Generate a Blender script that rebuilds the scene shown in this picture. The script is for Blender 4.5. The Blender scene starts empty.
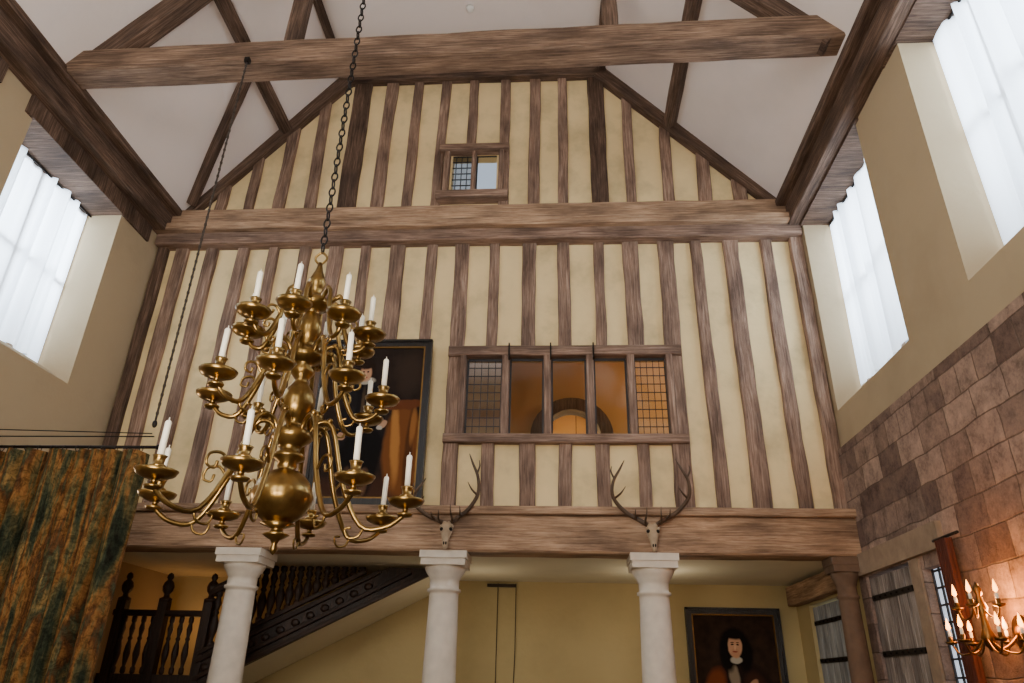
import bpy, math, random
from mathutils import Vector, Matrix
random.seed(7)
S=bpy.context.scene
PI=math.pi
def lin(c):
    return tuple(((x/255)/12.92 if x/255<=.04045 else ((x/255+.055)/1.055)**2.4) for x in c)+(1,)
# ------------------------------------------------------------------ materials
def newmat(name):
    m=bpy.data.materials.new(name); m.use_nodes=True
    nt=m.node_tree; b=nt.nodes['Principled BSDF']; return m,nt,b
def N(nt,t,**k):
    n=nt.nodes.new(t)
    for a,v in k.items():
        if a.startswith('i_'):
            n.inputs[a[2:].replace('_',' ')].default_value=v
        else: setattr(n,a,v)
    return n
def ramp(nt,stops):
    r=nt.nodes.new('ShaderNodeValToRGB'); e=r.color_ramp.elements
    while len(e)<len(stops): e.new(.5)
    for i,(p,c) in enumerate(stops): e[i].position=p; e[i].color=c
    return r
def wood(name,dark,mid,light,rough=.75,bump=.45,spec=.25):
    m,nt,b=newmat(name); L=nt.links.new
    uv=N(nt,'ShaderNodeUVMap'); mp=N(nt,'ShaderNodeMapping'); mp.inputs['Scale'].default_value=(1.1,22,1)
    L(uv.outputs[0],mp.inputs[0])
    n1=N(nt,'ShaderNodeTexNoise',i_Scale=2.2,i_Detail=9,i_Roughness=.72,i_Distortion=.5); L(mp.outputs[0],n1.inputs['Vector'])
    r=ramp(nt,[(.3,lin(dark)),(.5,lin(mid)),(.72,lin(light))]); L(n1.outputs[0],r.inputs[0])
    mp2=N(nt,'ShaderNodeMapping'); mp2.inputs['Scale'].default_value=(1,3,1); L(uv.outputs[0],mp2.inputs[0])
    n2=N(nt,'ShaderNodeTexNoise',i_Scale=1.5,i_Detail=4); L(mp2.outputs[0],n2.inputs['Vector'])
    r2=ramp(nt,[(.35,(.52,.5,.49,1)),(.65,(1.2,1.17,1.12,1))]); L(n2.outputs[0],r2.inputs[0])
    mx=N(nt,'ShaderNodeMix',data_type='RGBA',blend_type='MULTIPLY'); mx.inputs[0].default_value=1
    L(r.outputs[0],mx.inputs[6]); L(r2.outputs[0],mx.inputs[7]); L(mx.outputs[2],b.inputs['Base Color'])
    bp=N(nt,'ShaderNodeBump',i_Strength=bump,i_Distance=.02); L(n1.outputs[0],bp.inputs['Height']); L(bp.outputs[0],b.inputs['Normal'])
    b.inputs['Roughness'].default_value=rough; b.inputs['Specular IOR Level'].default_value=spec
    return m
def plaster(name,c,var=.12,scale=1.3,bump=.15,rough=.9):
    m,nt,b=newmat(name); L=nt.links.new
    g=N(nt,'ShaderNodeNewGeometry')
    n=N(nt,'ShaderNodeTexNoise',i_Scale=scale,i_Detail=6,i_Roughness=.6); L(g.outputs['Position'],n.inputs['Vector'])
    a=lin(c); d=tuple(x*(1-var*1.6) for x in a[:3])+(1,); u=tuple(min(1,x*(1+var*.5)) for x in a[:3])+(1,)
    r=ramp(nt,[(.3,d),(.5,a),(.7,u)]); L(n.outputs[0],r.inputs[0]); L(r.outputs[0],b.inputs['Base Color'])
    n2=N(nt,'ShaderNodeTexNoise',i_Scale=14,i_Detail=5); L(g.outputs['Position'],n2.inputs['Vector'])
    bp=N(nt,'ShaderNodeBump',i_Strength=bump,i_Distance=.02); L(n2.outputs[0],bp.inputs['Height']); L(bp.outputs[0],b.inputs['Normal'])
    b.inputs['Roughness'].default_value=rough; b.inputs['Specular IOR Level'].default_value=.2
    return m
def simple(name,c,rough=.5,metal=0,bump=0,var=.1):
    m,nt,b=newmat(name); L=nt.links.new
    g=N(nt,'ShaderNodeNewGeometry'); n=N(nt,'ShaderNodeTexNoise',i_Scale=9,i_Detail=4); L(g.outputs['Position'],n.inputs['Vector'])
    a=lin(c); r=ramp(nt,[(.3,tuple(x*(1-var*2) for x in a[:3])+(1,)),(.7,tuple(min(1,x*(1+var)) for x in a[:3])+(1,))])
    L(n.outputs[0],r.inputs[0]); L(r.outputs[0],b.inputs['Base Color'])
    b.inputs['Roughness'].default_value=rough; b.inputs['Metallic'].default_value=metal
    if bump:
        n2=N(nt,'ShaderNodeTexNoise',i_Scale=40,i_Detail=4); L(g.outputs['Position'],n2.inputs['Vector'])
        bp=N(nt,'ShaderNodeBump',i_Strength=bump,i_Distance=.01); L(n2.outputs[0],bp.inputs['Height']); L(bp.outputs[0],b.inputs['Normal'])
    return m
def masonry(name):
    m,nt,b=newmat(name); L=nt.links.new
    g=N(nt,'ShaderNodeNewGeometry'); s=N(nt,'ShaderNodeSeparateXYZ'); L(g.outputs['Position'],s.inputs[0])
    nz=N(nt,'ShaderNodeTexNoise',i_Scale=2.0,i_Detail=2); L(g.outputs['Position'],nz.inputs['Vector'])
    add=N(nt,'ShaderNodeMath',operation='ADD'); L(s.outputs[0],add.inputs[0]); L(s.outputs[1],add.inputs[1])
    c=N(nt,'ShaderNodeCombineXYZ'); L(add.outputs[0],c.inputs[0]); L(s.outputs[2],c.inputs[1])
    mad=N(nt,'ShaderNodeVectorMath',operation='MULTIPLY_ADD'); L(nz.outputs['Color'],mad.inputs[0]); mad.inputs[1].default_value=(.1,.06,0); L(c.outputs[0],mad.inputs[2])
    br=N(nt,'ShaderNodeTexBrick'); L(mad.outputs[0],br.inputs['Vector'])
    br.offset=.43; br.squash=.62; br.squash_frequency=3
    br.inputs['Scale'].default_value=1.0
    br.inputs['Color1'].default_value=lin((170,147,132)); br.inputs['Color2'].default_value=lin((104,86,78)); br.inputs['Mortar'].default_value=lin((112,97,86))
    br.inputs['Mortar Size'].default_value=.008; br.inputs['Mortar Smooth'].default_value=.8; br.inputs['Bias'].default_value=-.05
    br.inputs['Brick Width'].default_value=.43; br.inputs['Row Height'].default_value=.25
    n=N(nt,'ShaderNodeTexNoise',i_Scale=6,i_Detail=9,i_Roughness=.8); L(g.outputs['Position'],n.inputs['Vector'])
    r=ramp(nt,[(.34,(.45,.43,.43,1)),(.5,(.95,.92,.9,1)),(.66,(1.42,1.33,1.22,1))]); L(n.outputs[0],r.inputs[0])
    mx=N(nt,'ShaderNodeMix',data_type='RGBA',blend_type='MULTIPLY'); mx.inputs[0].default_value=1; L(br.outputs[0],mx.inputs[6]); L(r.outputs[0],mx.inputs[7]); L(mx.outputs[2],b.inputs['Base Color'])
    inv=N(nt,'ShaderNodeMath',operation='SUBTRACT'); inv.inputs[0].default_value=1; L(br.outputs['Fac'],inv.inputs[1])
    ad=N(nt,'ShaderNodeMath',operation='MULTIPLY_ADD'); L(n.outputs[0],ad.inputs[0]); ad.inputs[1].default_value=1.5; L(inv.outputs[0],ad.inputs[2])
    bp=N(nt,'ShaderNodeBump',i_Strength=.65,i_Distance=.035); L(ad.outputs[0],bp.inputs['Height']); L(bp.outputs[0],b.inputs['Normal'])
    b.inputs['Roughness'].default_value=.9; b.inputs['Specular IOR Level'].default_value=.2
    return m
def sheer(name,em):
    m,nt,b=newmat(name); L=nt.links.new; nt.nodes.remove(b); out=nt.nodes['Material Output']
    t=N(nt,'ShaderNodeBsdfTranslucent'); t.inputs[0].default_value=(.82,.89,.97,1)
    d=N(nt,'ShaderNodeBsdfDiffuse'); d.inputs[0].default_value=(.8,.84,.9,1)
    mx=N(nt,'ShaderNodeMixShader'); mx.inputs[0].default_value=.35; L(t.outputs[0],mx.inputs[1]); L(d.outputs[0],mx.inputs[2])
    e=N(nt,'ShaderNodeEmission'); e.inputs[0].default_value=(.82,.91,1,1); e.inputs[1].default_value=em  # glow added to the cloth, standing in for daylight behind it
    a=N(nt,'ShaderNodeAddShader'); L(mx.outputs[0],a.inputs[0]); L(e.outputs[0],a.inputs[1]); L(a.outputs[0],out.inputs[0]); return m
def emis(name,c,s):
    m,nt,b=newmat(name); b.inputs['Base Color'].default_value=c; b.inputs['Emission Color'].default_value=c; b.inputs['Emission Strength'].default_value=s; return m
def glass(name,tint,refl=.12):
    m,nt,b=newmat(name); L=nt.links.new; nt.nodes.remove(b); out=nt.nodes['Material Output']
    t=N(nt,'ShaderNodeBsdfTransparent'); t.inputs[0].default_value=tint
    gl=N(nt,'ShaderNodeBsdfGlossy'); gl.inputs['Roughness'].default_value=.08; gl.inputs[0].default_value=(.8,.85,.9,1)
    mx=N(nt,'ShaderNodeMixShader'); mx.inputs[0].default_value=refl; L(t.outputs[0],mx.inputs[1]); L(gl.outputs[0],mx.inputs[2]); L(mx.outputs[0],out.inputs[0]); return m
def portrait(name,bg,ells,rough=.7):
    """painted canvas: soft ellipses laid over one another in the picture's own UV space"""
    m,nt,b=newmat(name); L=nt.links.new
    uv=N(nt,'ShaderNodeUVMap'); nz=N(nt,'ShaderNodeTexNoise',i_Scale=9,i_Detail=6); L(uv.outputs[0],nz.inputs['Vector'])
    mad=N(nt,'ShaderNodeVectorMath',operation='MULTIPLY_ADD'); L(nz.outputs['Color'],mad.inputs[0]); mad.inputs[1].default_value=(.03,.03,0); L(uv.outputs[0],mad.inputs[2])
    s=N(nt,'ShaderNodeSeparateXYZ'); L(mad.outputs[0],s.inputs[0])
    r0=ramp(nt,[(.3,lin(bg)),(.75,lin(tuple(x*1.5+4 for x in bg)))]); L(nz.outputs[0],r0.inputs[0]); cur=r0.outputs[0]
    def M(op,a,c,d=None):
        n=N(nt,'ShaderNodeMath',operation=op)
        for i,x in enumerate((a,c,d)):
            if x is None: continue
            if isinstance(x,(int,float)): n.inputs[i].default_value=x
            else: L(x,n.inputs[i])
        return n.outputs[0]
    for (cx,cy,rx,ry,rot,soft,col) in ells:
        a=math.radians(rot); dx=M('SUBTRACT',s.outputs[0],cx+.015); dy=M('SUBTRACT',s.outputs[1],cy+.015)
        p=M('ADD',M('MULTIPLY',dx,math.cos(a)/rx),M('MULTIPLY',dy,math.sin(a)/rx))
        q=M('ADD',M('MULTIPLY',dx,-math.sin(a)/ry),M('MULTIPLY',dy,math.cos(a)/ry))
        d=M('ADD',M('MULTIPLY',p,p),M('MULTIPLY',q,q))
        mr=N(nt,'ShaderNodeMapRange'); mr.inputs[1].default_value=1+soft; mr.inputs[2].default_value=1-soft; L(d,mr.inputs[0])
        mx=N(nt,'ShaderNodeMix',data_type='RGBA'); L(mr.outputs[0],mx.inputs[0]); L(cur,mx.inputs[6]); mx.inputs[7].default_value=lin(col); cur=mx.outputs[2]
    L(cur,b.inputs['Base Color']); b.inputs['Roughness'].default_value=rough; b.inputs['Specular IOR Level'].default_value=.1; return m
def tapestry(name):
    m,nt,b=newmat(name); L=nt.links.new
    uv=N(nt,'ShaderNodeUVMap'); mp=N(nt,'ShaderNodeMapping'); mp.inputs['Scale'].default_value=(3.0,.45,1); L(uv.outputs[0],mp.inputs[0])
    n=N(nt,'ShaderNodeTexNoise',i_Scale=2.1,i_Detail=6,i_Roughness=.62,i_Distortion=.3); L(mp.outputs[0],n.inputs['Vector'])
    r=ramp(nt,[(.3,lin((26,24,19))),(.38,lin((48,56,44))),(.44,lin((88,82,54))),(.49,lin((132,94,52))),(.54,lin((88,58,36))),(.59,lin((64,72,54))),(.66,lin((146,116,70))),(.78,lin((50,48,36)))]); L(n.outputs[0],r.inputs[0])
    mp3=N(nt,'ShaderNodeMapping'); mp3.inputs['Scale'].default_value=(2,2,1); L(uv.outputs[0],mp3.inputs[0])
    n3=N(nt,'ShaderNodeTexNoise',i_Scale=8,i_Detail=6,i_Roughness=.75,i_Distortion=1.0); L(mp3.outputs[0],n3.inputs['Vector'])
    r2=ramp(nt,[(.4,(.4,.39,.36,1)),(.6,(1.25,1.2,1.1,1))]); L(n3.outputs[0],r2.inputs[0])
    mx=N(nt,'ShaderNodeMix',data_type='RGBA',blend_type='MULTIPLY'); mx.inputs[0].default_value=.9; L(r.outputs[0],mx.inputs[6]); L(r2.outputs[0],mx.inputs[7]); L(mx.outputs[2],b.inputs['Base Color'])
    b.inputs['Roughness'].default_value=.95; b.inputs['Specular IOR Level'].default_value=.1; return m

W_STUD=wood('oak_stud',(78,61,52),(138,113,98),(182,158,141))
W_BEAM=wood('oak_beam',(108,84,64),(166,136,110),(206,178,150))
W_DARK=wood('oak_roof',(48,36,30),(94,75,63),(138,116,101))
W_TIE=wood('oak_tie_beam',(70,53,43),(122,99,82),(166,142,122))
W_BLK=wood('oak_stair',(16,10,7),(46,30,21),(82,56,40),rough=.45,spec=.4)
W_DOOR=wood('door_planks',(78,70,64),(142,132,124),(184,176,170))
W_DOOR2=wood('door_planks_pale',(110,118,128),(164,172,182),(200,206,212))
P_PAN=plaster('plaster_panel',(233,209,158),.17,1.6)
P_WALL=plaster('plaster_wall',(176,157,126),.08,.8)
P_CEIL=plaster('plaster_ceiling',(232,221,214),.05,.6)
P_YEL=plaster('plaster_yellow',(188,170,124),.08,1)
P_SOF=plaster('plaster_soffit',(228,220,194),.05,1)
P_GAL=plaster('plaster_gallery',(200,162,106),.1,1)
STONE=masonry('stone_masonry')
COLST=simple('column_stone',(220,209,192),.8,bump=.12,var=.05)
LINT=simple('lintel_stone',(150,128,104),.85,bump=.4)
FLAG=simple('flagstone',(120,105,90),.7)
BRASS=simple('brass',(152,122,70),.29,1,var=.24)
BRASSD=simple('brass_dark',(120,88,48),.35,1)
IRON=simple('iron',(38,34,32),.5,.8)
LEAD=simple('lead_came',(58,58,60),.6,.3)
WAX=simple('candle_wax',(244,238,218),.45,var=.02)
BONE=simple('bone',(172,150,122),.7,bump=.3,var=.15)
ANT=simple('antler',(84,64,46),.65,bump=.5,var=.2)
GOLD=simple('gilt',(120,90,44),.4,.8)
FRAMEB=wood('frame_black',(12,10,9),(28,22,18),(48,38,30),rough=.35,spec=.4)
FLAME=emis('candle_flame',(1,.36,.05,1),12)
BULB=emis('lamp_glow',(1,.7,.35,1),8)
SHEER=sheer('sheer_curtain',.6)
GL=glass('window_glass',(.9,.93,.95,1)); GLD=glass('old_glass',(.45,.47,.46,1),.2); GFR=glass('pale_old_glass',(.6,.6,.58,1),.4)
GMID=glass('casement_glass',(.8,.78,.74,1),.1)
WHITE=simple('white_plastic',(235,235,230),.4)
CORD=simple('cord',(60,50,42),.9)
TAP=tapestry('tapestry_cloth')
REDC=simple('red_curtain',(74,34,20),.95)

# ------------------------------------------------------------------ mesh builder
class MB:
    def __init__(s): s.v=[];s.f=[];s.uv=[];s.mi=[];s.sm=[];s.mats=[]
    def add(s,vs,fs,mat,uvs=None,smooth=False):
        if mat not in s.mats: s.mats.append(mat)
        k=s.mats.index(mat); o=len(s.v); s.v+= [Vector(x) for x in vs]
        for i,f in enumerate(fs):
            s.f.append([o+j for j in f]); s.mi.append(k); s.sm.append(smooth)
            if uvs: s.uv.append(uvs[i])
            else:
                P=[Vector(vs[j]) for j in f]; n=(P[1]-P[0]).cross(P[2]-P[0])
                ax=max(range(3),key=lambda q:abs(n[q])); a,b=[q for q in range(3) if q!=ax]
                s.uv.append([(p[b],p[a]) if b==2 else (p[a],p[b]) for p in P])
        return s
    def box(s,x0,x1,y0,y1,z0,z1,mat):
        v=[(x,y,z) for x in(x0,x1) for y in(y0,y1) for z in(z0,z1)]
        return s.add(v,[(0,1,3,2),(4,6,7,5),(0,4,5,1),(2,3,7,6),(0,2,6,4),(1,5,7,3)],mat)
    def timber(s,p0,p1,w,d,n,mat,jit=.006,ch=.012):
        p0=Vector(p0);p1=Vector(p1);a=(p1-p0);Ln=a.length;a.normalize();n=Vector(n);n=(n-a*n.dot(a)).normalized();t=a.cross(n)
        k=max(1,int(Ln/.3)); hw,hd=w/2,d/2
        cs=[(-hw+ch,-hd),(hw-ch,-hd),(hw,-hd+ch),(hw,hd-ch),(hw-ch,hd),(-hw+ch,hd),(-hw,hd-ch),(-hw,-hd+ch)]
        per=[0]
        for i in range(8):
            q=cs[(i+1)%8];r=cs[i];per.append(per[-1]+math.hypot(q[0]-r[0],q[1]-r[1]))
        vs=[];us=[];uo=random.random()*40;vo=random.random()*40;sh=0
        for i in range(k+1):
            c=p0+a*Ln*i/k; sh=sh*.5+random.uniform(-jit,jit); sc=1+random.uniform(-jit,jit)*11
            sc2=1+random.uniform(-jit,jit)*1.5
            for (x,y) in cs: vs.append(c+t*(x*sc+sh)+n*(y*sc2))
        fs=[];uv=[]
        for i in range(k):
            for j in range(8):
                jj=(j+1)%8; fs.append((i*8+j,i*8+jj,(i+1)*8+jj,(i+1)*8+j))
                u0=uo+Ln*i/k;u1=uo+Ln*(i+1)/k
                uv.append([(u0,vo+per[j]),(u0,vo+per[j+1]),(u1,vo+per[j+1]),(u1,vo+per[j])])
        fs.append(tuple(range(7,-1,-1)));uv.append([(uo+cs[j][0],vo+cs[j][1]) for j in range(7,-1,-1)])
        fs.append(tuple(k*8+j for j in range(8)));uv.append([(uo+cs[j][0],vo+cs[j][1]) for j in range(8)])
        return s.add(vs,fs,mat,uv)
    def lathe(s,prof,c,mat,seg=24,smooth=True,axis=None):
        c=Vector(c); rot=Matrix.Identity(3)
        if axis is not None: rot=Vector((0,0,1)).rotation_difference(Vector(axis)).to_matrix()
        vs=[];fs=[];uv=[]
        for (r,z) in prof:
            for j in range(seg):
                a=2*PI*j/seg; vs.append(c+rot@Vector((max(r,.0004)*math.cos(a),max(r,.0004)*math.sin(a),z)))
        for i in range(len(prof)-1):
            for j in range(seg):
                jj=(j+1)%seg; fs.append((i*seg+j,i*seg+jj,(i+1)*seg+jj,(i+1)*seg+j))
                uv.append([(prof[i][1],j/seg*.5),(prof[i][1],(j+1)/seg*.5),(prof[i+1][1],(j+1)/seg*.5),(prof[i+1][1],j/seg*.5)])
        fs.append(tuple(range(seg-1,-1,-1)));uv.append([(0,0)]*seg)
        fs.append(tuple((len(prof)-1)*seg+j for j in range(seg)));uv.append([(0,0)]*seg)
        return s.add(vs,fs,mat,uv,smooth)
    def tube(s,pts,rad,mat,seg=8,smooth=True,sub=4,closed=False):
        pts=[Vector(p) for p in pts]; n=len(pts)
        if not hasattr(rad,'__len__'): rad=[rad]*n
        P=[];R=[]
        rng=n if closed else n-1
        for i in range(rng):
            if closed: a,b,c,d=pts[(i-1)%n],pts[i],pts[(i+1)%n],pts[(i+2)%n]
            else: a=pts[max(i-1,0)];b=pts[i];c=pts[i+1];d=pts[min(i+2,n-1)]
            for k in range(sub):
                t=k/sub; P.append(.5*((2*b)+(c-a)*t+(2*a-5*b+4*c-d)*t*t+(3*b-a-3*c+d)*t**3)); R.append(rad[i]*(1-t)+rad[(i+1)%n]*t)
        if not closed: P.append(pts[-1]);R.append(rad[-1])
        m=len(P); vs=[]
        up=None
        for i in range(m):
            T=((P[(i+1)%m]-P[(i-1)%m]) if closed else (P[min(i+1,m-1)]-P[max(i-1,0)])).normalized()
            if up is None: up=T.orthogonal().normalized()
            up=(up-T*up.dot(T)).normalized(); w=T.cross(up)
            for j in range(seg):
                a=2*PI*j/seg; vs.append(P[i]+(up*math.cos(a)+w*math.sin(a))*R[i])
        fs=[]
        for i in range(m if closed else m-1):
            for j in range(seg):
                jj=(j+1)%seg;i2=(i+1)%m; fs.append((i*seg+j,i*seg+jj,i2*seg+jj,i2*seg+j))
        if not closed: fs.append(tuple(range(seg-1,-1,-1)));fs.append(tuple((m-1)*seg+j for j in range(seg)))
        return s.add(vs,fs,mat,None,smooth)
    def ball(s,c,r,mat,seg=14,sc=(1,1,1)):
        vs=[];fs=[];rings=8
        for i in range(rings+1):
            ph=PI*i/rings
            for j in range(seg):
                a=2*PI*j/seg; rr=max(math.sin(ph),.002)
                vs.append(Vector(c)+Vector((rr*math.cos(a)*r*sc[0],rr*math.sin(a)*r*sc[1],-math.cos(ph)*r*sc[2])))
        for i in range(rings):
            for j in range(seg):
                jj=(j+1)%seg; fs.append((i*seg+j,i*seg+jj,(i+1)*seg+jj,(i+1)*seg+j))
        return s.add(vs,fs,mat,None,True)
    def obj(s,name,parent=None):
        lo=[min(v[i] for v in s.v) for i in range(3)];hi=[max(v[i] for v in s.v) for i in range(3)]
        c=Vector([(lo[i]+hi[i])/2 for i in range(3)])
        me=bpy.data.meshes.new(name); me.from_pydata([v-c for v in s.v],[],s.f)
        for m in s.mats: me.materials.append(m)
        me.polygons.foreach_set('material_index',s.mi); me.polygons.foreach_set('use_smooth',s.sm)
        ul=me.uv_layers.new(name='UVMap'); fl=[]
        for p,u in zip(me.polygons,s.uv):
            for q in u: fl+= [q[0],q[1]]
        ul.data.foreach_set('uv',fl); me.update()
        o=bpy.data.objects.new(name,me); S.collection.objects.link(o)
        o.location=c
        if parent: o.parent=parent; o.location=c-parent.location
        return o
def empty(name,loc):
    e=bpy.data.objects.new(name,None); e.location=loc; S.collection.objects.link(e); return e

def wall_grid(mb,axis,c0,c1,u0,u1,z0,z1,holes,mat):
    """slab wall: axis 'x' -> wall spans y,z between x=c0..c1; axis 'y' -> spans x,z"""
    us=sorted({u0,u1,*[h[0] for h in holes],*[h[1] for h in holes]}); zs=sorted({z0,z1,*[h[2] for h in holes],*[h[3] for h in holes]})
    def P(c,u,z): return (c,u,z) if axis=='x' else (u,c,z)
    def solid(i,j):
        if i<0 or j<0 or i>=len(us)-1 or j>=len(zs)-1: return False
        a=(us[i]+us[i+1])/2;b=(zs[j]+zs[j+1])/2
        return not any(h[0]<a<h[1] and h[2]<b<h[3] for h in holes)
    def q(a,b,c,d): mb.add([a,b,c,d],[(0,1,2,3)],mat)
    for i in range(len(us)-1):
        for j in range(len(zs)-1):
            if not solid(i,j): continue
            a,b,c,d=us[i],us[i+1],zs[j],zs[j+1]
            for cc in(c0,c1): q(P(cc,a,c),P(cc,b,c),P(cc,b,d),P(cc,a,d))
            if not solid(i-1,j): q(P(c0,a,c),P(c1,a,c),P(c1,a,d),P(c0,a,d))
            if not solid(i+1,j): q(P(c0,b,c),P(c1,b,c),P(c1,b,d),P(c0,b,d))
            if not solid(i,j-1): q(P(c0,a,c),P(c1,a,c),P(c1,b,c),P(c0,b,c))
            if not solid(i,j+1): q(P(c0,a,d),P(c1,a,d),P(c1,b,d),P(c0,b,d))

XL,XR=-5.53,3.18
YB=-4.0; YW=8.03; YE=10.35
# ------------------------------------------------------------------ shell
m=MB(); m.box(XL-.6,XR+.6,YB-.3,12.6,-.15,0,FLAG); m.obj('floor')
LW=[(5.4,7.1,4.55,6.88),(2.6,4.3,4.55,6.88),(-1.4,.4,4.55,6.88)]
m=MB(); wall_grid(m,'x',XL-.55,XL,YB,12.4,0,7.5,LW,P_WALL)
for (a,b,c,d) in LW:
    m.add([(XL,a,c),(XL,b,c),(XL-.42,b,c+.25),(XL-.42,a,c+.25),(XL-.42,a,c),(XL-.42,b,c)],[(0,1,2,3),(0,3,4),(1,5,2),(2,5,4,3)],P_WALL)
m.obj('wall_left')
RW=[(6.0,7.83,4.5,7.06),(2.9,4.95,4.5,7.08),(-.6,1.2,4.5,7.06)]
m=MB(); wall_grid(m,'x',XR,XR+.5,YB,YW,4.05,7.45,RW,P_WALL)
for (a,b,c,d) in RW: m.add([(XR,a,c),(XR,b,c),(XR+.36,b,c+.3),(XR+.36,a,c+.3),(XR+.36,a,c),(XR+.36,b,c)],[(0,1,2,3),(0,3,4),(1,5,2),(2,5,4,3)],P_WALL)
wall_grid(m,'x',XR,XR+.5,YW,12.4,0,7.45,[(8.75,9.85,0,2.6)],P_YEL)
m.obj('wall_right')
m=MB(); wall_grid(m,'x',XR-.05,XR+.5,YB,YW-.05,0,4.06,[(6.78,7.78,0,2.68),(6.12,6.58,1.3,2.58)],STONE); m.obj('wall_right_masonry')
m=MB(); wall_grid(m,'y',YB-.3,YB,XL-.5,XR+.5,0,10.3,[(-3.6,1.2,3.2,7.2)],P_WALL); m.obj('wall_rear')
m=MB(); wall_grid(m,'y',YE,YE+.15,XL,XR,0,3.0,[],P_YEL)
AX,AR,AZ=.2,.46,4.98
wall_grid(m,'y',YE,YE+.15,XL,XR,3.0,6.6,[(AX-AR,AX+AR,3.1,AZ+AR)],P_GAL)
for sg in(-1,1):
    pts=[(AX+sg*AR,AZ+AR),]+[(AX+sg*AR*math.cos(t*PI/24),AZ+AR*math.sin(t*PI/24)) for t in range(0,13)]
    for yy in (YE+.001,YE+.149): m.add([(p[0],yy,p[1]) for p in pts],[tuple(range(len(pts)))],P_GAL)
m.obj('wall_back')
m=MB()
for k in range(16):
    a0,a1=PI*k/16,PI*(k+1)/16
    vs=[]
    for a in(a0,a1):
        for r in(AR-.02,AR+.17):
            for y in(YE-.1,YE+.17): vs.append((AX+r*math.cos(a),y,AZ+r*math.sin(a)))
    m.add(vs,[(0,2,6,4),(1,5,7,3),(2,3,7,6),(0,4,5,1)],W_DARK)
for sg in(-1,1): m.box(min(AX+sg*(AR-.02),AX+sg*(AR+.17)),max(AX+sg*(AR-.02),AX+sg*(AR+.17)),YE-.1,YE+.17,3.1,AZ,W_DARK)
m.obj('trim_arch')
m=MB(); m.box(XL,XR,YE+1.8,YE+1.9,3.1,6.6,P_GAL); m.obj('wall_corridor')
m=MB(); m.box(XL,XR,YW+.02,YE+1.9,2.9,3.08,P_SOF); m.obj('ceiling_undercroft')
m=MB(); m.box(XL,XR,YW+.2,YE+1.9,6.5,6.6,P_GAL); m.obj('ceiling_gallery')
IW=(-1.16,1.34,4.26,5.28); GW=(-1.5,-.86,7.76,8.5)
m=MB(); wall_grid(m,'y',YW,YW+.17,XL,XR,2.95,10.2,[IW,GW],P_PAN); m.obj('wall_screen')
CZ=10.08; A=(-5.3,7.45);B=(-3.28,CZ);C=(.68,CZ);D=(3.06,7.4)
m=MB()
def strip(p,q,n):
    x0,z0=p;x1,z1=q
    vs=[(x0,YB,z0),(x1,YB,z1),(x1,YW+.15,z1),(x0,YW+.15,z0)]; vs+=[(a+n[0],b,c+n[1]) for a,b,c in vs]
    m.add(vs,[(0,1,2,3),(7,6,5,4),(0,4,5,1),(1,5,6,2),(2,6,7,3),(3,7,4,0)],P_CEIL)
strip(A,B,(-.12,.1));strip(B,C,(0,.12));strip(C,D,(.12,.1));strip((XL-.1,7.45),A,(0,.1));strip(D,(XR+.1,7.4),(0,.1))
m.obj('ceiling')
# ------------------------------------------------------------------ timber frame of the screen
fr=MB()
F=(0,1,0)
def stud(x,z0,z1,w=.165,mat=W_STUD,y=8.02,d=.1): fr.timber((x+random.uniform(-.018,.018),y,z0),(x+random.uniform(-.018,.018),y,z1),w+random.uniform(-.035,.035),d,F,mat)
for x in (-5.17,-4.76,-4.31,-3.87,-3.44,-3.02,-2.6,-2.15,-1.69): stud(x,3.3,6.95)
for x in (-.83,-.37,.07,.53,.97): stud(x,5.38,6.95); stud(x,3.3,4.2)
stud(-1.27,3.3,6.95,.18); stud(1.42,3.3,6.95,.18)
for x in (1.82,2.27,2.71): stud(x,3.3,6.95)
stud(-5.46,2.95,7,.15,W_DARK,7.99); stud(3.09,2.95,7,.16,W_STUD,7.97)
def zl(x): return min(10.0,7.5+(x+5.25)*1.24,7.45+(3.05-x)*1.08)
for x in (-4.79,-4.37,-3.94,-3.5,-2.52,-2.1,-1.69,-.31,.1,1.04,1.54,2.03,2.5): stud(x,7.4,zl(x)-.05,.155)
stud(-1.25,8.55,10,.155);stud(-.76,7.4,10,.165)
stud(-2.96,7.4,10,.25,W_DARK);stud(.58,7.4,10,.24,W_DARK)
fr.timber((-5.35,7.97,7.42),(-3.13,7.97,10.12),.23,.14,F,W_DARK,.003)
fr.timber((3.1,7.97,7.36),(.57,7.97,10.08),.23,.14,F,W_DARK,.003)
fr.timber((-3.35,7.97,10.0),(.75,7.97,10.0),.17,.16,F,W_DARK,.003)
fr.timber((XL+.02,7.94,7.35),(XR-.02,7.94,7.35),.27,.22,F,W_BEAM,.004)
fr.timber((XL+.02,7.9,7.16),(XR-.02,7.9,7.16),.12,.3,F,W_BEAM,.003)
fr.timber((XL+.02,7.95,7.02),(XR-.02,7.95,7.02),.18,.2,F,W_STUD,.004)
fr.timber((XL+.02,7.96,3.08),(XR-.02,7.96,3.08),.4,.36,F,W_BEAM,.003,.02)
fr.timber((XL+.02,7.9,3.32),(XR-.02,7.9,3.32),.09,.34,F,W_BEAM,.002)
fr.obj('timber_frame')  # structural studs and beams of the screen, not trim
m=MB()
m.timber((XL+.07,YB,7.29),(XL+.07,7.9,7.29),.38,.22,(1,0,0),W_DARK,.003)
m.timber((XL+.2,YB,7.43),(XL+.2,7.9,7.43),.1,.2,(1,0,0),W_DARK,.003)
for (a,b,c,d) in LW: m.box(XL-.5,XL+.03,a-.12,min(b+.6,7.9),d-.01,7.14,W_DARK)
m.obj('trim_wall_plate_left')
m=MB()
m.timber((XR-.07,YB,7.27),(XR-.07,7.9,7.27),.38,.22,(1,0,0),W_DARK,.003)
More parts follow.
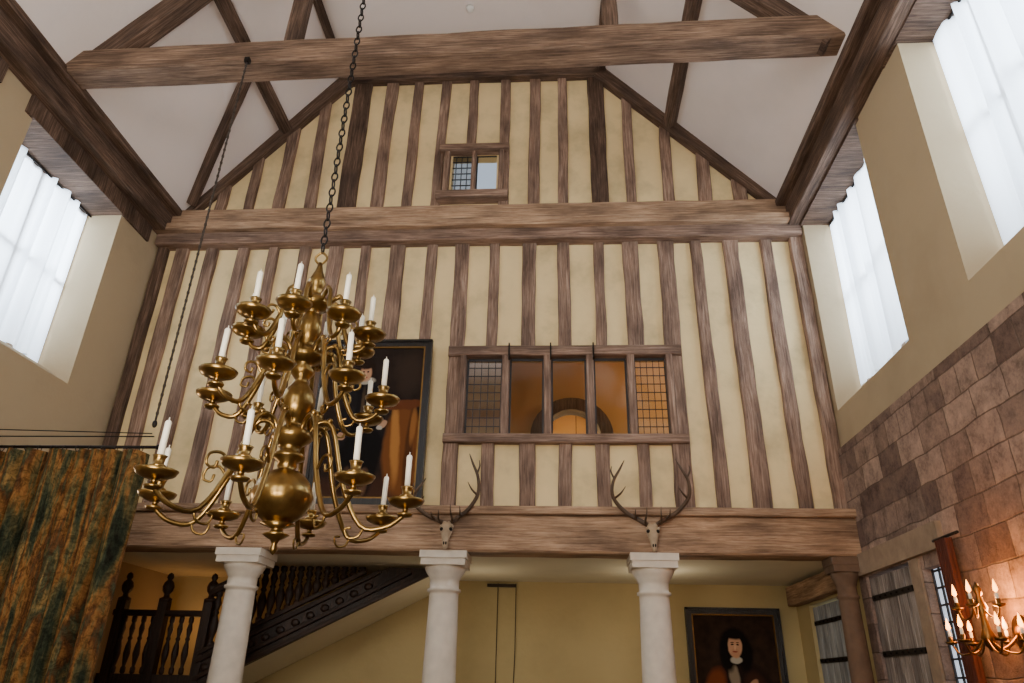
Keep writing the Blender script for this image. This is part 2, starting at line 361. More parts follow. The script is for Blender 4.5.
m.timber((XR-.2,YB,7.41),(XR-.2,7.9,7.41),.1,.2,(1,0,0),W_DARK,.003)
for (a,b,c,d) in RW: m.box(XR-.03,XR+.45,a-.08,min(b+.3,7.9),d-.01,7.12,W_DARK)
m.obj('trim_wall_plate_right')
tr=MB()
for yy in (5.4,-.6):
    tr.timber((-5.4,yy,7.56),(3.12,yy,7.72),.3,.3,F,W_TIE,.004,.02)
    for x,z in((-2.86,9.97),(.58,9.97)): tr.timber((x,yy,7.7),(x,yy,z),.16,.16,F,W_DARK)
    tr.timber((-5.05,yy,7.6),(-3.15,yy,9.98),.24,.2,F,W_DARK)
    tr.timber((2.82,yy,7.6),(.55,yy,10.0),.24,.2,F,W_DARK)
for (x,z) in((-4.02,8.97),(1.62,8.9)): tr.timber((x,YB,z),(x,7.9,z),.14,.16,(1,0,1),W_DARK,.006)
for (x,z) in((-3.28,10.02),(.68,10.02)): tr.timber((x,YB,z),(x,7.9,z),.11,.11,(1,0,1),W_DARK,.006)
tr.timber((-4.12,6.75,8.85),(-5.15,7.85,7.6),.12,.12,(1,0,-.8),W_DARK)
tr.obj('roof_truss')
# ------------------------------------------------------------------ internal window
w=empty('window_1',(0.1,8.0,4.8))
m=MB()
m.timber((-1.36,8.0,5.33),(1.5,8.0,5.33),.13,.16,F,W_STUD,.003); m.timber((-1.36,8.0,4.2),(1.5,8.0,4.2),.11,.16,F,W_STUD,.003)
MX=(-1.17,-.64,-.13,.39,.88,1.35)
for x in MX: m.timber((x,8.0,4.18),(x,8.0,5.3),.09 if x not in(-1.17,1.35) else .08,.14,F,W_STUD,.003)
m.obj('frame',w)
m=MB(); g=MB()
def leaded(a,b,z0,z1,y,nx,nz,t0=.006):
    for i in range(nx+1):
        x=a+(b-a)*i/nx; t=t0 if 0<i<nx else .016; m.box(x-t,x+t,y-.006,y+.006,z0,z1,LEAD)
    for i in range(nz+1):
        z=z0+(z1-z0)*i/nz; t=t0 if 0<i<nz else .016; m.box(a,b,y-.006,y+.006,z-t,z+t,LEAD)
leaded(-1.12,-.69,4.27,5.25,8.05,5,9,.004); leaded(.93,1.31,4.27,5.25,8.05,5,9,.004)
def pane(a,b,z0,z1,mt,y=8.052): g.add([(a,y,z0),(b,y,z0),(b,y,z1),(a,y,z1)],[(0,1,2,3)],mt)
pane(-1.12,-.69,4.27,5.25,GFR); pane(.93,1.31,4.27,5.25,GL)
for (a,b) in((-.59,-.18),(-.08,.34),(.44,.83)):
    leaded(a,b,4.27,5.25,8.05,1,1); pane(a,b,4.27,5.25,GMID)
for x in(-.6,-.09,.43): m.box(x-.008,x+.008,7.86,7.94,5.2,5.4,IRON)
m.obj('leading',w); g.obj('glass',w)
w=empty('window_2',(-1.18,8.0,8.1)); m=MB()
m.timber((-1.68,7.97,8.56),(-.68,7.97,8.56),.12,.16,F,W_STUD,.003);m.timber((-1.68,7.95,7.7),(-.68,7.95,7.7),.13,.2,F,W_STUD,.003)
for x in(-1.57,-1.18,-.79): m.timber((x,7.98,7.7),(x,7.98,8.55),.08 if x!=-1.18 else .06,.12,F,W_STUD,.003)
m.obj('frame',w); m=MB(); g=MB(); leaded(-1.53,-1.21,7.77,8.5,8.05,4,7); leaded(-1.15,-.83,7.77,8.5,8.05,1,1); m.obj('leading',w)
pane(-1.53,-1.21,7.77,8.5,GLD); pane(-1.15,-.83,7.77,8.5,GL); g.obj('glass',w)
# ------------------------------------------------------------------ side windows with sheer curtains
def sidewin(idx,xg,sgn,y0,y1,z0,z1):
    w=empty('window_%d'%idx,(xg,(y0+y1)/2,(z0+z1)/2))
    m=MB(); xf=xg+sgn*.08
    k=4
    for i in range(k+1):
        y=y0+(y1-y0)*i/k; m.box(xf-.02,xf+.02,y-.03,y+.03,z0,z1,LINT)
    for z in(z0+.03,(z0+z1)/2,z1-.03): m.box(xf-.015,xf+.015,y0,y1,z-.025,z+.025,LINT)
    m.obj('mullions',w)
    m=MB(); n=140; vs=[];fs=[]
    for i in range(n+1):
        t=i/n; y=y0+.03+(y1-y0-.06)*t
        ph=t*(y1-y0)*17+2.6*math.sin(t*9)+1.3*math.sin(t*23)
        for j in range(9):
            s=j/8; vs.append((xg+.046*math.sin(ph+s*.9*math.sin(t*12))*(1-.2*s)+.014*math.sin(ph*2.3+s),y,z1-.02-(z1-z0-.04)*s))
    for i in range(n):
        for j in range(8): a=i*9+j; fs.append((a,a+1,a+10,a+9))
    m.add(vs,fs,SHEER,None,True); m.tube([(xg,y0,z1-.03),(xg,y1,z1-.03)],.012,IRON,sub=1); m.obj('sheer_curtain',w)
    ld=bpy.data.lights.new('daylight','AREA'); ld.shape='RECTANGLE'; ld.size=z1-z0; ld.size_y=y1-y0; ld.energy=190; ld.color=(.82,.91,1)
    lo=bpy.data.objects.new('daylight',ld); S.collection.objects.link(lo); lo.location=(xg+sgn*.6,(y0+y1)/2+.3,(z0+z1)/2+.3)
    lo.rotation_euler=Vector((-sgn,-.25,-.25)).to_track_quat('-Z','Y').to_euler()
i=3
for (a,b,c,d) in LW: sidewin(i,XL-.4,-1,a,b,c+.22,d); i+=1
for (a,b,c,d) in RW: sidewin(i,XR+.33,1,a,b,c+.27,d); i+=1
w=empty('window_%d'%i,(-1.2,YB,5.2)); m=MB()  # end window out of view, put in along with the rear fill
for k in range(7): x=-3.6+4.8*k/6; m.box(x-.05,x+.05,YB-.2,YB-.08,3.2,7.2,LINT)
for z in(3.25,5.2,7.15): m.box(-3.6,1.2,YB-.19,YB-.09,z-.05,z+.05,LINT)
m.obj('mullions',w); g=MB(); g.add([(-3.6,YB-.14,3.2),(1.2,YB-.14,3.2),(1.2,YB-.14,7.2),(-3.6,YB-.14,7.2)],[(0,1,2,3)],GL); g.obj('glass',w)
# ------------------------------------------------------------------ columns
def column(x,mat=COLST,k=1.0):
    m=MB(); p=[(.24,0),(.24,.1),(.22,.13),(.235,.17),(.235,.2),(.19,.24)]
    for q in range(9):
        t=q/8; p.append((.185-.03*t**1.6,.26+t*2.18))
    p+=[(.155,2.47),(.178,2.48),(.178,2.505),(.155,2.515),(.156,2.6),(.17,2.61),(.172,2.63),(.2,2.665),(.218,2.7),(.22,2.74)]
    m.lathe([(r*k,z) for r,z in p],(x,7.93,0),mat,32)
    m.box(x-.26*k,x+.26*k,7.93-.26*k,7.93+.26*k,0,.09,mat)
    m.box(x-.235*k,x+.235*k,7.93-.235*k,7.93+.235*k,2.73,2.8,mat); m.box(x-.25*k,x+.25*k,7.93-.25*k,7.93+.25*k,2.8,2.875,mat)
    m.obj('stone_column')
for x in(-3.46,-1.23,.99): column(x)
column(2.97,simple('column_stone_shaded',(106,84,66),.85,bump=.3),.62)  # stone darkened in the base colour to put this column in shadow
# ------------------------------------------------------------------ staircase
st=empty('staircase',(-3.5,9.4,1.5)); m=MB()
y0,y1=9.0,YE-.02
def sb(x): return 1.8+(x+3.6)*.5
x0,x1=-4.3,-1.5
SH=.42
m.add([(x0,y0,sb(x0)),(x1,y0,sb(x1)),(x1,y0,2.875),(x1-.6,y0,2.875),(x0,y0,sb(x0)+SH)]+[(x0,y0+.07,sb(x0)),(x1,y0+.07,sb(x1)),(x1,y0+.07,2.875),(x1-.6,y0+.07,2.875),(x0,y0+.07,sb(x0)+SH)],
  [(0,1,2,3,4),(9,8,7,6,5),(0,5,6,1),(1,6,7,2),(2,7,8,3),(3,8,9,4),(4,9,5,0)],W_BLK)
for dz in(.03,.13,SH-.1,SH-.01):
    xe=x1 if dz<.1 else (2.82-1.8-dz)/.5-3.6
    m.timber((x0,y0-.02,sb(x0)+dz),(xe,y0-.02,sb(xe)+dz-(.03 if dz<.1 else 0)),.05,.06,F,W_BLK,0,.005)
x=x0+.1
while x<-2.2: m.ball((x,y0-.01,sb(x)+.21),.045,W_BLK,10,(1.2,.5,1)); x+=.17
m.add([(x0,y0+.07,sb(x0)+.0),(x1,y0+.07,sb(x1)+.0),(x1,y1,sb(x1)+.0),(x0,y1,sb(x0)+.0)],[(0,1,2,3)],P_SOF)
x=x0
while x<-2.6:
    zt=sb(x)+.38; m.box(x,x+.32,y0+.07,y1,zt-.15,zt,W_BLK); x+=.3
zl0=1.62
m.box(XL+.02,x0,y0,y1,zl0-.14,zl0,W_BLK); m.box(XL+.02,x0,y0+.05,y0+.1,0,zl0-.14,W_BLK)
for q in range(5): m.box(XL+.05+q*.28,XL+.12+q*.28,y0+.01,y0+.06,.05,zl0-.14,W_BLK)
m.obj('stairs',st)
bal=[(.018,0),(.03,.02),(.03,.08),(.018,.1),(.026,.16),(.04,.26),(.034,.36),(.018,.44),(.03,.47),(.018,.5),(.034,.6),(.02,.68),(.03,.7),(.03,.76),(.018,.78)]
m=MB(); x=x0+.1
while x<-2.4:
    z=sb(x)+SH; h=min(.66,2.88-z)
    if h>.08: m.lathe([(r*1.4,q*h/.78) for r,q in bal],(x,y0+.03,z),W_BLK,10)
    x+=.11
m.timber((x0,y0+.03,sb(x0)+1.1),(-3.88,y0+.03,sb(-3.88)+1.1),.1,.12,F,W_BLK,0)
m.timber((XL+.05,y0+.03,zl0+.68),(x0,y0+.03,zl0+.68),.07,.1,F,W_BLK,0)
x=XL+.2
while x<x0-.1: m.lathe([(r*1.0,q*.65/.78) for r,q in bal],(x,y0+.03,zl0),W_BLK,10); x+=.12
for x in(-5.4,-4.87,-4.3):
    m.box(x-.055,x+.055,y0-.025,y0+.085,zl0-.3,zl0+.82,W_BLK)
    m.lathe([(.075,0),(.075,.03),(.035,.05),(.03,.08),(.06,.12),(.07,.17),(.055,.22),(.025,.25),(.04,.28),(.03,.32),(.0,.34)],(x,y0+.03,zl0+.82),W_BLK,14)
m.obj('balustrade',st)
# ------------------------------------------------------------------ chandelier
cx,cy=-1.36,3.4
ch=empty('brass_chandelier',(cx,cy,3.0))
m=MB()
prof=[(.0,2.13),(.012,2.14),(.02,2.16),(.012,2.18),(.022,2.2),(.05,2.215),(.065,2.225),(.03,2.24),(.03,2.255),(.085,2.275)]
for k in range(1,12):
    a=-PI/2+PI*k/12; prof.append((.145*math.cos(a) if k!=6 else .152,2.41+.14*math.sin(a)))
prof+=[(.05,2.56),(.045,2.58),(.08,2.6),(.08,2.62),(.045,2.64),(.06,2.67),(.1,2.7),(.1,2.74),(.055,2.76),(.04,2.79),(.06,2.81),(.085,2.86),(.09,2.91),(.075,2.96),(.045,3.0),(.032,3.03),(.055,3.06),(.065,3.08),(.038,3.11),(.055,3.13),(.095,3.15),(.095,3.19),(.05,3.21),(.034,3.24),(.05,3.27),(.068,3.32),(.06,3.37),(.04,3.42),(.03,3.44),(.05,3.455),(.085,3.47),(.085,3.51),(.045,3.53),(.028,3.56),(.04,3.59),(.05,3.63),(.035,3.67),(.02,3.71),(.012,3.76)]
m.lathe(prof,(cx,cy,0),BRASS,28); m.obj('stem',ch)
m=MB(); cd=MB()
def arm(ang,R,zp,hz,drop,sc):
    ca,sa=math.cos(ang),math.sin(ang)
    P=lambda r,z:(cx+ca*r,cy+sa*r,z)
    pts=[P(.08,hz),P(.12,hz+.07*sc),P(.12+.16*(R-.1),hz+.05*sc),P(.1+.36*(R-.1),(hz+zp)/2-.06*sc),P(.1+.58*(R-.1),zp-drop),P(.1+.82*(R-.1),zp-drop-.005),P(R-.01,zp-drop*.5),P(R,zp-.02)]
    m.tube(pts,[.011,.013,.013,.013,.013,.012,.011,.01],BRASS,8)
    r0=.1+.36*(R-.1); z0=(hz+zp)/2-.06*sc
    m.tube([P(r0,z0),P(r0+.05*sc,z0+.06*sc),P(r0+.11*sc,z0+.05*sc),P(r0+.12*sc,z0),P(r0+.08*sc,z0-.015*sc),P(r0+.07*sc,z0+.02*sc)],[.008,.008,.007,.007,.006,.008],BRASS,6)
    r1=.1+.62*(R-.1)
    m.tube([P(r1,zp-drop),P(r1-.02*sc,zp-drop-.05*sc),P(r1-.07*sc,zp-drop-.06*sc),P(r1-.09*sc,zp-drop-.02*sc),P(r1-.06*sc,zp-drop-.01*sc)],[.007,.007,.006,.006,.007],BRASS,6)
    m.ball(P(.1+.16*(R-.1),hz+.085*sc),.017,BRASS,8)
    c=P(R,zp)
    m.lathe([(.012,-.055),(.034,-.05),(.04,-.038),(.014,-.03),(.014,-.01),(.05,-.004),(.08,.01),(.092,.03),(.088,.031),(.05,.014),(.02,.014),(.02,.03),(.036,.045),(.034,.052),(.022,.06),(.026,.085),(.032,.095),(.019,.096)],c,BRASS,20)
    cd.lathe([(.0145,.0),(.0145,.18),(.01,.188),(.003,.19),(.002,.205)],(c[0],c[1],c[2]+.07),WAX,10,axis=(random.uniform(-.03,.03),random.uniform(-.03,.03),1))
for k in range(8):
    a=math.radians(-85+45*k)
    arm(a,.61,2.38,2.72,.1,1.0); arm(a,.44,2.91,3.17,.08,.75); arm(a,.33,3.29,3.49,.07,.6)
m.obj('arms',ch); cd.obj('candles',ch)
m=MB(); m.tube([(cx,cy,3.75),(cx+.035,cy,3.79),(cx,cy,3.83),(cx-.035,cy,3.79)],.007,BRASS,6,closed=True)
z=3.86;k=0
while z<10.03:
    d=Vector((1,0,0)) if k%2 else Vector((0,1,0)); c=Vector((cx,cy,z)); r=.018;h=.026
    m.tube([c+d*r*.9+Vector((0,0,-h*.5)),c+d*r*.9+Vector((0,0,h*.5)),c+Vector((0,0,h+.01)),c-d*r*.9+Vector((0,0,h*.5)),c-d*r*.9-Vector((0,0,h*.5)),c-Vector((0,0,h+.01))],.0055,IRON,5,closed=True,sub=2)
    z+=.058;k+=1
m.obj('chain',ch)
m=MB(); m.tube([(-3.23,5.22,7.42),(-3.23,5.22,3.45)],.009,CORD,6,sub=1)
z=7.35
while z>3.5: m.ball((-3.23,5.22,z),.014,CORD,6,(1,1,1.6)); z-=.08
m.ball((-3.23,5.22,3.42),.02,IRON,8,(1,1,1.6)); m.box(-3.255,-3.205,5.2,5.25,7.4,7.46,IRON); m.obj('hanging_chain')
# ------------------------------------------------------------------ tapestry curtain with rail
cu=empty('tapestry_curtain',(-4.65,6.0,1.8)); m=MB(); n=240; vs=[];fs=[];uv=[]
xa,xb=XL+.12,-3.74; nz=16
for q in range(n+1):
    t=q/n; ph=t*58+2.4*math.sin(t*7)+1.2*math.sin(t*17)
    for j in range(nz+1):
        s=j/nz; amp=.09+.03*s
        vs.append((xa+(xb-xa)*t+.03*math.cos(ph),6.0+amp*math.sin(ph+.3*math.sin(s*4+t*9))+.02*math.sin(ph*2.1+s*2),3.43-3.4*s))
for q in range(n):
    for j in range(nz):
        a=q*(nz+1)+j; fs.append((a,a+1,a+nz+2,a+nz+1)); u0,u1=q/n*4.5,(q+1)/n*4.5; v0,v1=3.4*(1-j/nz),3.4*(1-(j+1)/nz); uv.append([(u0,v0),(u0,v1),(u1,v1),(u1,v0)])
m.add(vs,fs,TAP,uv,True); m.obj('cloth',cu)
m=MB(); m.tube([(XL,6.0,3.47),(-3.64,6.0,3.47)],.015,IRON,8,sub=1); m.ball((-3.62,6,3.47),.025,IRON)
m.tube([(XL,6.15,3.62),(-3.78,6.15,3.62)],.006,IRON,6,sub=1); m.tube([(XL,6.3,3.74),(-3.9,6.3,3.7)],.005,IRON,6,sub=1)
for q in range(14):
    x=xa+.06+(xb-xa-.1)*q/13; c=Vector((x,6,3.455)); m.tube([c+Vector((0,.028,0)),c+Vector((0,0,.028)),c-Vector((0,.028,0)),c-Vector((0,0,.028))],.004,IRON,5,closed=True)
m.obj('rail',cu)
# ------------------------------------------------------------------ paintings
def painting(name,cx,z0,z1,hw,y,tilt,mat,fm,fw=.1,gilt=True):
    e=empty(name,(cx,y,(z0+z1)/2)); T=Matrix.Translation((cx,y,z0))@Matrix.Rotation(tilt,4,'X')
    h=z1-z0; m=MB()
    def bx(x0,x1,ya,yb,za,zb,mt):
        q=MB(); q.box(x0,x1,ya,yb,za,zb,mt); m.add([T@v for v in q.v],q.f,mt,q.uv)
    for (a,b,c,d) in((-hw,-hw+fw,0,h),(hw-fw,hw,0,h),(-hw+fw,hw-fw,0,fw),(-hw+fw,hw-fw,h-fw,h)):
        bx(a,b,-.05,.0,c,d,fm)
    e2=fw*.35
    for (a,b,c,d) in((-hw,-hw+e2,0,h),(hw-e2,hw,0,h),(-hw,hw,0,e2),(-hw,hw,h-e2,h)): bx(a,b,-.075,-.05,c,d,fm)
    if gilt:
        for (a,b,c,d) in((-hw+fw,-hw+fw+.018,fw,h-fw),(hw-fw-.018,hw-fw,fw,h-fw),(-hw+fw,hw-fw,fw,fw+.018),(-hw+fw,hw-fw,h-fw-.018,h-fw)): bx(a,b,-.045,-.01,c,d,GOLD)
    m.obj('frame',e); m=MB()
    v=[T@Vector(p) for p in((-hw+fw,-.02,fw),(hw-fw,-.02,fw),(hw-fw,-.02,h-fw),(-hw+fw,-.02,h-fw))]
    m.add(v,[(0,1,2,3)],mat,[[(0,0),(1,0),(1,1),(0,1)]]); m.obj('canvas',e)
pm=portrait('portrait_full_length',(30,22,18),[
 (.5,.02,.7,.12,0,.5,(60,38,27)),(.84,.3,.2,.3,2,.2,(110,66,32)),(.76,.36,.045,.26,6,.5,(164,112,56)),(.9,.3,.04,.26,-3,.5,(76,44,22)),(.93,.46,.03,.12,-3,.5,(140,92,46)),(.8,.6,.24,.03,3,.3,(96,54,30)),
 (.86,.82,.16,.14,0,.8,(52,40,32)),
 (.4,.36,.23,.4,0,.15,(16,13,13)),(.4,.64,.17,.13,0,.2,(22,18,19)),(.26,.52,.06,.2,-14,.3,(28,24,25)),(.56,.55,.06,.17,24,.3,(28,24,25)),(.4,.55,.02,.16,0,.6,(74,58,42)),
 (.4,.83,.1,.08,0,.2,(34,22,15)),(.4,.76,.1,.025,0,.3,(168,160,144)),(.4,.82,.06,.062,0,.25,(180,134,102)),(.4,.875,.08,.03,0,.4,(36,24,16)),
 (.378,.828,.011,.006,0,.4,(50,30,22)),(.422,.828,.011,.006,0,.4,(50,30,22)),(.4,.808,.007,.016,0,.6,(200,156,124)),(.4,.788,.02,.006,0,.4,(140,66,56)),
 (.62,.47,.05,.025,20,.2,(172,134,106)),(.59,.445,.03,.015,0,.3,(170,162,148)),(.21,.39,.04,.026,0,.2,(164,126,100)),(.32,.1,.05,.09,8,.4,(92,66,48)),(.48,.1,.05,.09,-8,.4,(92,66,48))])
painting('portrait_painting',-2.22,3.38,5.42,.68,7.92,math.radians(2.0),pm,FRAMEB,.085)
pm2=portrait('portrait_half_length',(36,25,18),[
 (.5,.22,.38,.32,0,.25,(34,22,18)),(.22,.24,.12,.22,-20,.4,(116,60,32)),(.72,.2,.14,.22,20,.4,(60,36,25)),(.46,.36,.06,.16,8,.4,(138,122,102)),
 (.5,.67,.18,.19,0,.25,(15,10,8)),(.39,.56,.08,.15,10,.4,(16,10,8)),(.62,.56,.08,.15,-10,.4,(16,10,8)),(.5,.53,.07,.035,0,.3,(176,168,152)),
 (.5,.67,.085,.118,0,.2,(196,150,118)),(.5,.6,.048,.05,0,.4,(188,140,108)),(.467,.685,.018,.008,0,.4,(40,24,18)),(.533,.685,.018,.008,0,.4,(40,24,18)),(.467,.705,.022,.005,0,.5,(70,44,30)),(.533,.705,.022,.005,0,.5,(70,44,30)),(.5,.655,.012,.028,0,.7,(214,170,136)),(.5,.615,.03,.008,0,.4,(140,62,52)),
 (.5,.785,.11,.05,0,.4,(18,11,9)),(.68,.3,.06,.035,30,.3,(170,128,98))])
painting('portrait_painting.001',2.3,1.25,2.6,.62,YE-.02,0,pm2,FRAMEB,.08)
# ------------------------------------------------------------------ antler mounts
def antlers(cx,spread,tall,name,fl):
    e=empty(name,(cx,7.7,3.1)); m=MB(); y=7.7
    rings=[(3.16,.035,.04,0),(3.14,.062,.055,-.01),(3.1,.07,.06,-.03),(3.05,.062,.055,-.045),(3.0,.046,.045,-.06),(2.95,.034,.036,-.075),(2.9,.028,.028,-.085),(2.87,.015,.015,-.085)]
    vs=[];sg=14;fs=[]
    for z,rx,ry,dy in rings:
        for j in range(sg):
            a=2*PI*j/sg; vs.append((cx+rx*math.cos(a),y+dy*.9-.03+ry*math.sin(a)*.8,z))
    for q in range(len(rings)-1):
        for j in range(sg): fs.append((q*sg+j,(q+1)*sg+j,(q+1)*sg+(j+1)%sg,q*sg+(j+1)%sg))
    fs.append(tuple(range(sg)));fs.append(tuple((len(rings)-1)*sg+j for j in range(sg-1,-1,-1)))
    m.add(vs,fs,BONE,None,True)
    for s in(-1,1):
        m.ball((cx+s*.048,y-.088,3.08),.021,IRON,10); m.ball((cx+s*.058,y-.072,3.108),.02,BONE,8); m.ball((cx+s*.011,y-.125,2.93),.009,IRON,6,(1,1,2))
        m.lathe([(.02,0),(.028,.02),(.022,.05)],(cx+s*.035,y-.045,3.12),BONE,10)
    m.obj('skull',e); m=MB()
    for s in(-1,1):
        f,fz=(1,1) if s>0 else fl
        Q=lambda x,yy,z:(cx+s*x*spread*f,y+yy,3.15+z*tall*fz)
        main=[Q(.04,-.05,0),Q(.12,-.02,.07),Q(.26,-.03,.17),Q(.38,-.08,.34),Q(.38,-.14,.52),Q(.31,-.17,.68),Q(.26,-.17,.8)]
        m.tube(main,[.026,.024,.022,.02,.017,.013,.003],ANT,8)
        m.tube([Q(.06,-.05,.02),Q(.08,-.16,.02),Q(.07,-.25,.09),Q(.07,-.28,.17)],[.016,.013,.009,.002],ANT,7)
        m.tube([Q(.15,-.02,.09),Q(.17,-.12,.1),Q(.17,-.19,.17)],[.014,.01,.002],ANT,7)
        m.tube([Q(.37,-.07,.33),Q(.31,-.16,.37),Q(.26,-.2,.45)],[.014,.01,.002],ANT,7)
        m.tube([Q(.365,-.15,.56),Q(.4,-.17,.65),Q(.39,-.18,.72)],[.012,.009,.002],ANT,7)
    m.obj('antler_pair',e)
antlers(-1.2,.85,.92,'mounted_antlers',(1.1,.62)); antlers(.98,1.05,.86,'mounted_antlers.001',(1,.97))
# ------------------------------------------------------------------ right-hand door, small window, lintel, curtain, sconce
def plankdoor(name,x,ya,yb,z1,mat):
    e=empty(name,(x,(ya+yb)/2,z1/2)); m=MB(); n=5
    for q in range(n):
        a=ya+(yb-ya)*q/n; m.timber((x,a+(yb-ya)/n/2,.01),(x,a+(yb-ya)/n/2,z1-.01),(yb-ya)/n-.012,.05,(1,0,0),mat,.001,.006)
    m.obj('planks',e); m=MB()
    for z in(.5,1.25,1.95,z1-.2):
        m.box(x-.04,x-.026,ya+.04,yb-.03,z-.025,z+.025,IRON)
        for q in range(7): m.ball((x-.044,ya+.1+q*(yb-ya-.2)/6,z),.012,IRON,6)
    m.tube([(x-.03,ya+.1,1.1),(x-.08,ya+.1,1.07),(x-.08,ya+.1,.98),(x-.03,ya+.1,.95)],.008,IRON,6)
    m.obj('ironwork',e)
plankdoor('door_1',XR-.01,6.8,7.76,2.66,W_DOOR)
plankdoor('door_2',XR+.06,8.77,9.83,2.58,W_DOOR2)
m=MB(); m.box(XR-.1,XR+.3,6.1,7.86,2.69,2.9,LINT); m.box(XR-.07,XR+.3,6.6,6.77,0,2.68,LINT)
m.obj('trim_lintel')
m=MB(); m.timber((XR-.09,8.25,2.74),(XR-.09,10.2,2.74),.24,.14,(1,0,0),W_BEAM,.004); m.obj('trim_door_beam')
w=empty('window_%d'%(i+1),(XR+.1,6.35,1.95)); m=MB()
for k in range(5): y=6.13+.44*k/4; m.box(XR+.02,XR+.035,y-.008,y+.008,1.3,2.58,LEAD)
for k in range(10): z=1.32+1.24*k/9; m.box(XR+.02,XR+.035,6.12,6.58,z-.008,z+.008,LEAD)
m.obj('leading',w); g=MB(); g.add([(XR+.04,6.12,1.3),(XR+.04,6.58,1.3),(XR+.04,6.58,2.58),(XR+.04,6.12,2.58)],[(0,1,2,3)],emis('daylit_pane',(.75,.85,1,1),.8)); g.obj('glass',w)
m=MB(); vs=[];fs=[];n=40
for i2 in range(n+1):
    for j in range(2): vs.append((XR-.14+.03*math.sin(i2*.9),5.86+.17*i2/n,(2.72,.05)[j]))
for i2 in range(n): a=i2*2; fs.append((a,a+1,a+3,a+2))
m.add(vs,fs,REDC,None,True); m.tube([(XR-.12,5.75,2.74),(XR-.12,6.15,2.74)],.012,IRON,6,sub=1); m.obj('side_curtain')
sx,sy,sz=XR-.06,5.35,1.99
sc=empty('wall_sconce',(2.95,5.3,2.0)); m=MB(); f=MB()
m.lathe([(.0,0),(.1,.0),(.12,.012),(.06,.03),(.04,.05),(0,.06)],(sx,sy,sz),BRASSD,20,axis=(-1,0,0)); m.tube([(sx-.03,sy,sz),(sx-.12,sy,sz-.08),(sx-.2,sy,sz-.1),(sx-.24,sy,sz)],.012,BRASSD)
m.lathe([(0,-.12),(.03,-.08),(.05,-.03),(.03,.02),(.02,.1),(.04,.16),(.015,.24),(.03,.28),(0,.33)],(sx-.24,sy,sz),BRASSD,14)
for tier,(R,z,nn,off) in enumerate(((.3,-.06,6,.2),(.18,.16,4,.6))):
    for k in range(nn):
        a=off+2*PI*k/nn; ca,sa=math.cos(a)*.6,math.sin(a)
        P=lambda r,zz:(sx-.26+ca*r,sy+sa*r,sz+z+zz)
        m.tube([P(.02,.03),P(R*.4,-.05),P(R*.8,-.07),P(R,0)],.007,BRASSD,6); c=P(R,0)
        m.lathe([(.008,-.01),(.035,0),(.042,.012),(.012,.012),(.016,.04),(.012,.045)],c,BRASSD,12); f.lathe([(.011,0),(.011,.05),(.002,.052)],(c[0],c[1],c[2]+.03),WAX,8)
        f.lathe([(.002,0),(.016,.016),(.013,.04),(.001,.085)],(c[0],c[1],c[2]+.084),FLAME,8)
m.obj('bracket',sc); f.obj('candles',sc)
m=MB(); m.lathe([(.0,-.045),(.04,-.045),(.055,-.03),(.06,0)],(-1.19,6.81,CZ),WHITE,20); m.obj('smoke_detector')
m=MB(); m.tube([(-.85,YE-.05,2.87),(-.85,YE-.05,1.3)],.006,CORD,5,sub=1); m.tube([(-.6,YE-.05,2.87),(-.6,YE-.05,2.0),(-.62,YE-.05,1.3)],.006,CORD,5,sub=1); m.box(-1.0,-.6,YE-.07,YE-.03,2.82,2.86,CORD); m.obj('electric_cable')
m=MB(); m.ball((.3,YE+1.2,4.95),.09,BULB,14); m.tube([(.3,YE+1.2,5.0),(.3,YE+1.2,6.48)],.006,IRON,5,sub=1); m.obj('pendant_lamp')
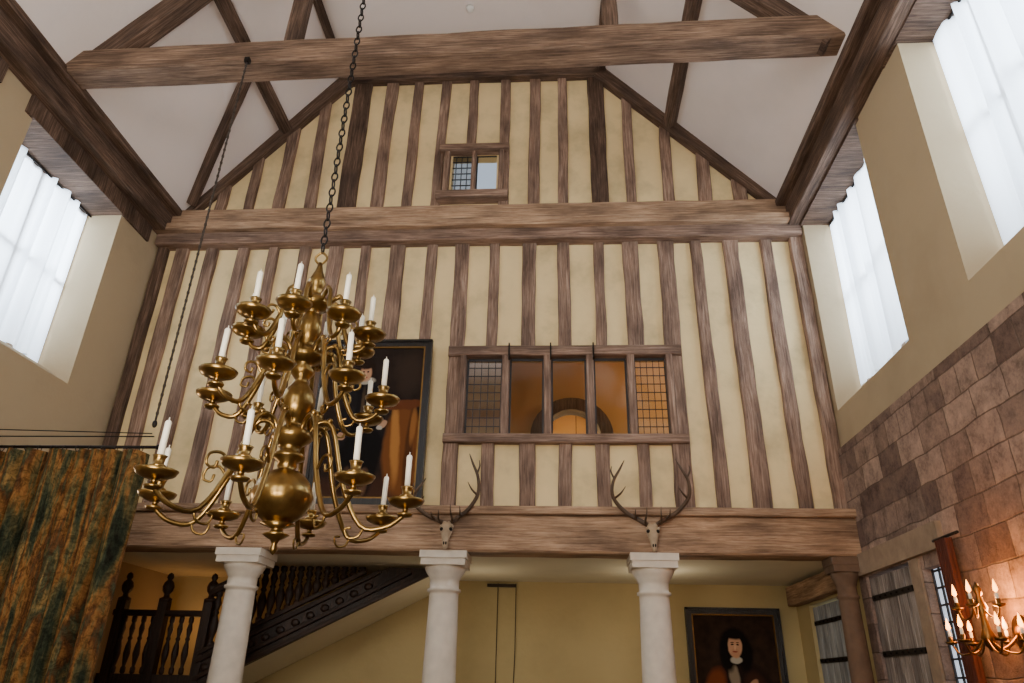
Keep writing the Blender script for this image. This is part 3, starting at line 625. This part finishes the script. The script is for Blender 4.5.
# ------------------------------------------------------------------ lights
def pt(n,loc,e,c,r=.15):
    l=bpy.data.lights.new(n,'POINT'); l.energy=e; l.color=c; l.shadow_soft_size=r; o=bpy.data.objects.new(n,l); o.location=loc; S.collection.objects.link(o)
def area(n,loc,d,sx,sy,e,c):
    l=bpy.data.lights.new(n,'AREA'); l.shape='RECTANGLE'; l.size=sx; l.size_y=sy; l.energy=e; l.color=c
    o=bpy.data.objects.new(n,l); o.location=loc; o.rotation_euler=Vector(d).to_track_quat('-Z','Z').to_euler(); S.collection.objects.link(o)
area('rear_fill_light',(-1.2,YB+.05,5.2),(0,1,.08),4.7,3.9,370,(1,.95,.88))  # unseen fill panel added at the end wall to brighten the hall
pt('gallery_lamp',(2.2,9.2,5.6),36,(1,.72,.4)); pt('corridor_lamp',(.3,YE+1.1,5.3),30,(1,.66,.32),.1)
pt('undercroft_lamp',(1.2,9.1,2.5),8,(1,.84,.62),.2); pt('undercroft_lamp',(-1.0,9.3,2.3),5,(1,.84,.62),.2); pt('stair_lamp',(-4.9,9.9,2.2),4,(1,.5,.18),.1)
pt('sconce_light',(sx-.2,sy,sz+.15),46,(1,.36,.07),.1)
area('hall_fill_light',(-1.2,.5,2.2),(0,.5,1),1.2,1.2,185,(1,.87,.72))  # added fill aimed up at the roof, not a fitting of the hall
pt('curtain_lamp',(-3.4,4.4,2.6),19,(1,.76,.5),.15)
wd=bpy.data.worlds.new('World'); S.world=wd; wd.use_nodes=True; wd.node_tree.nodes['Background'].inputs[0].default_value=(.72,.84,1,1); wd.node_tree.nodes['Background'].inputs[1].default_value=.8
# ------------------------------------------------------------------ camera
p,yw,r=.451,.0718,.025
fwd=Vector((-math.sin(yw)*math.cos(p),math.cos(yw)*math.cos(p),math.sin(p))); rt=Vector((math.cos(yw),math.sin(yw),0)); up=rt.cross(fwd)
c,s=math.cos(r),math.sin(r); R_=c*rt+s*up; U_=-s*rt+c*up
M=Matrix((R_,U_,-fwd)).transposed().to_4x4(); M.translation=(0,0,1.6)
cam=bpy.data.objects.new('camera',bpy.data.cameras.new('camera')); S.collection.objects.link(cam); cam.matrix_world=M
cam.data.sensor_width=36; cam.data.lens=709.48/1024*36; S.camera=cam
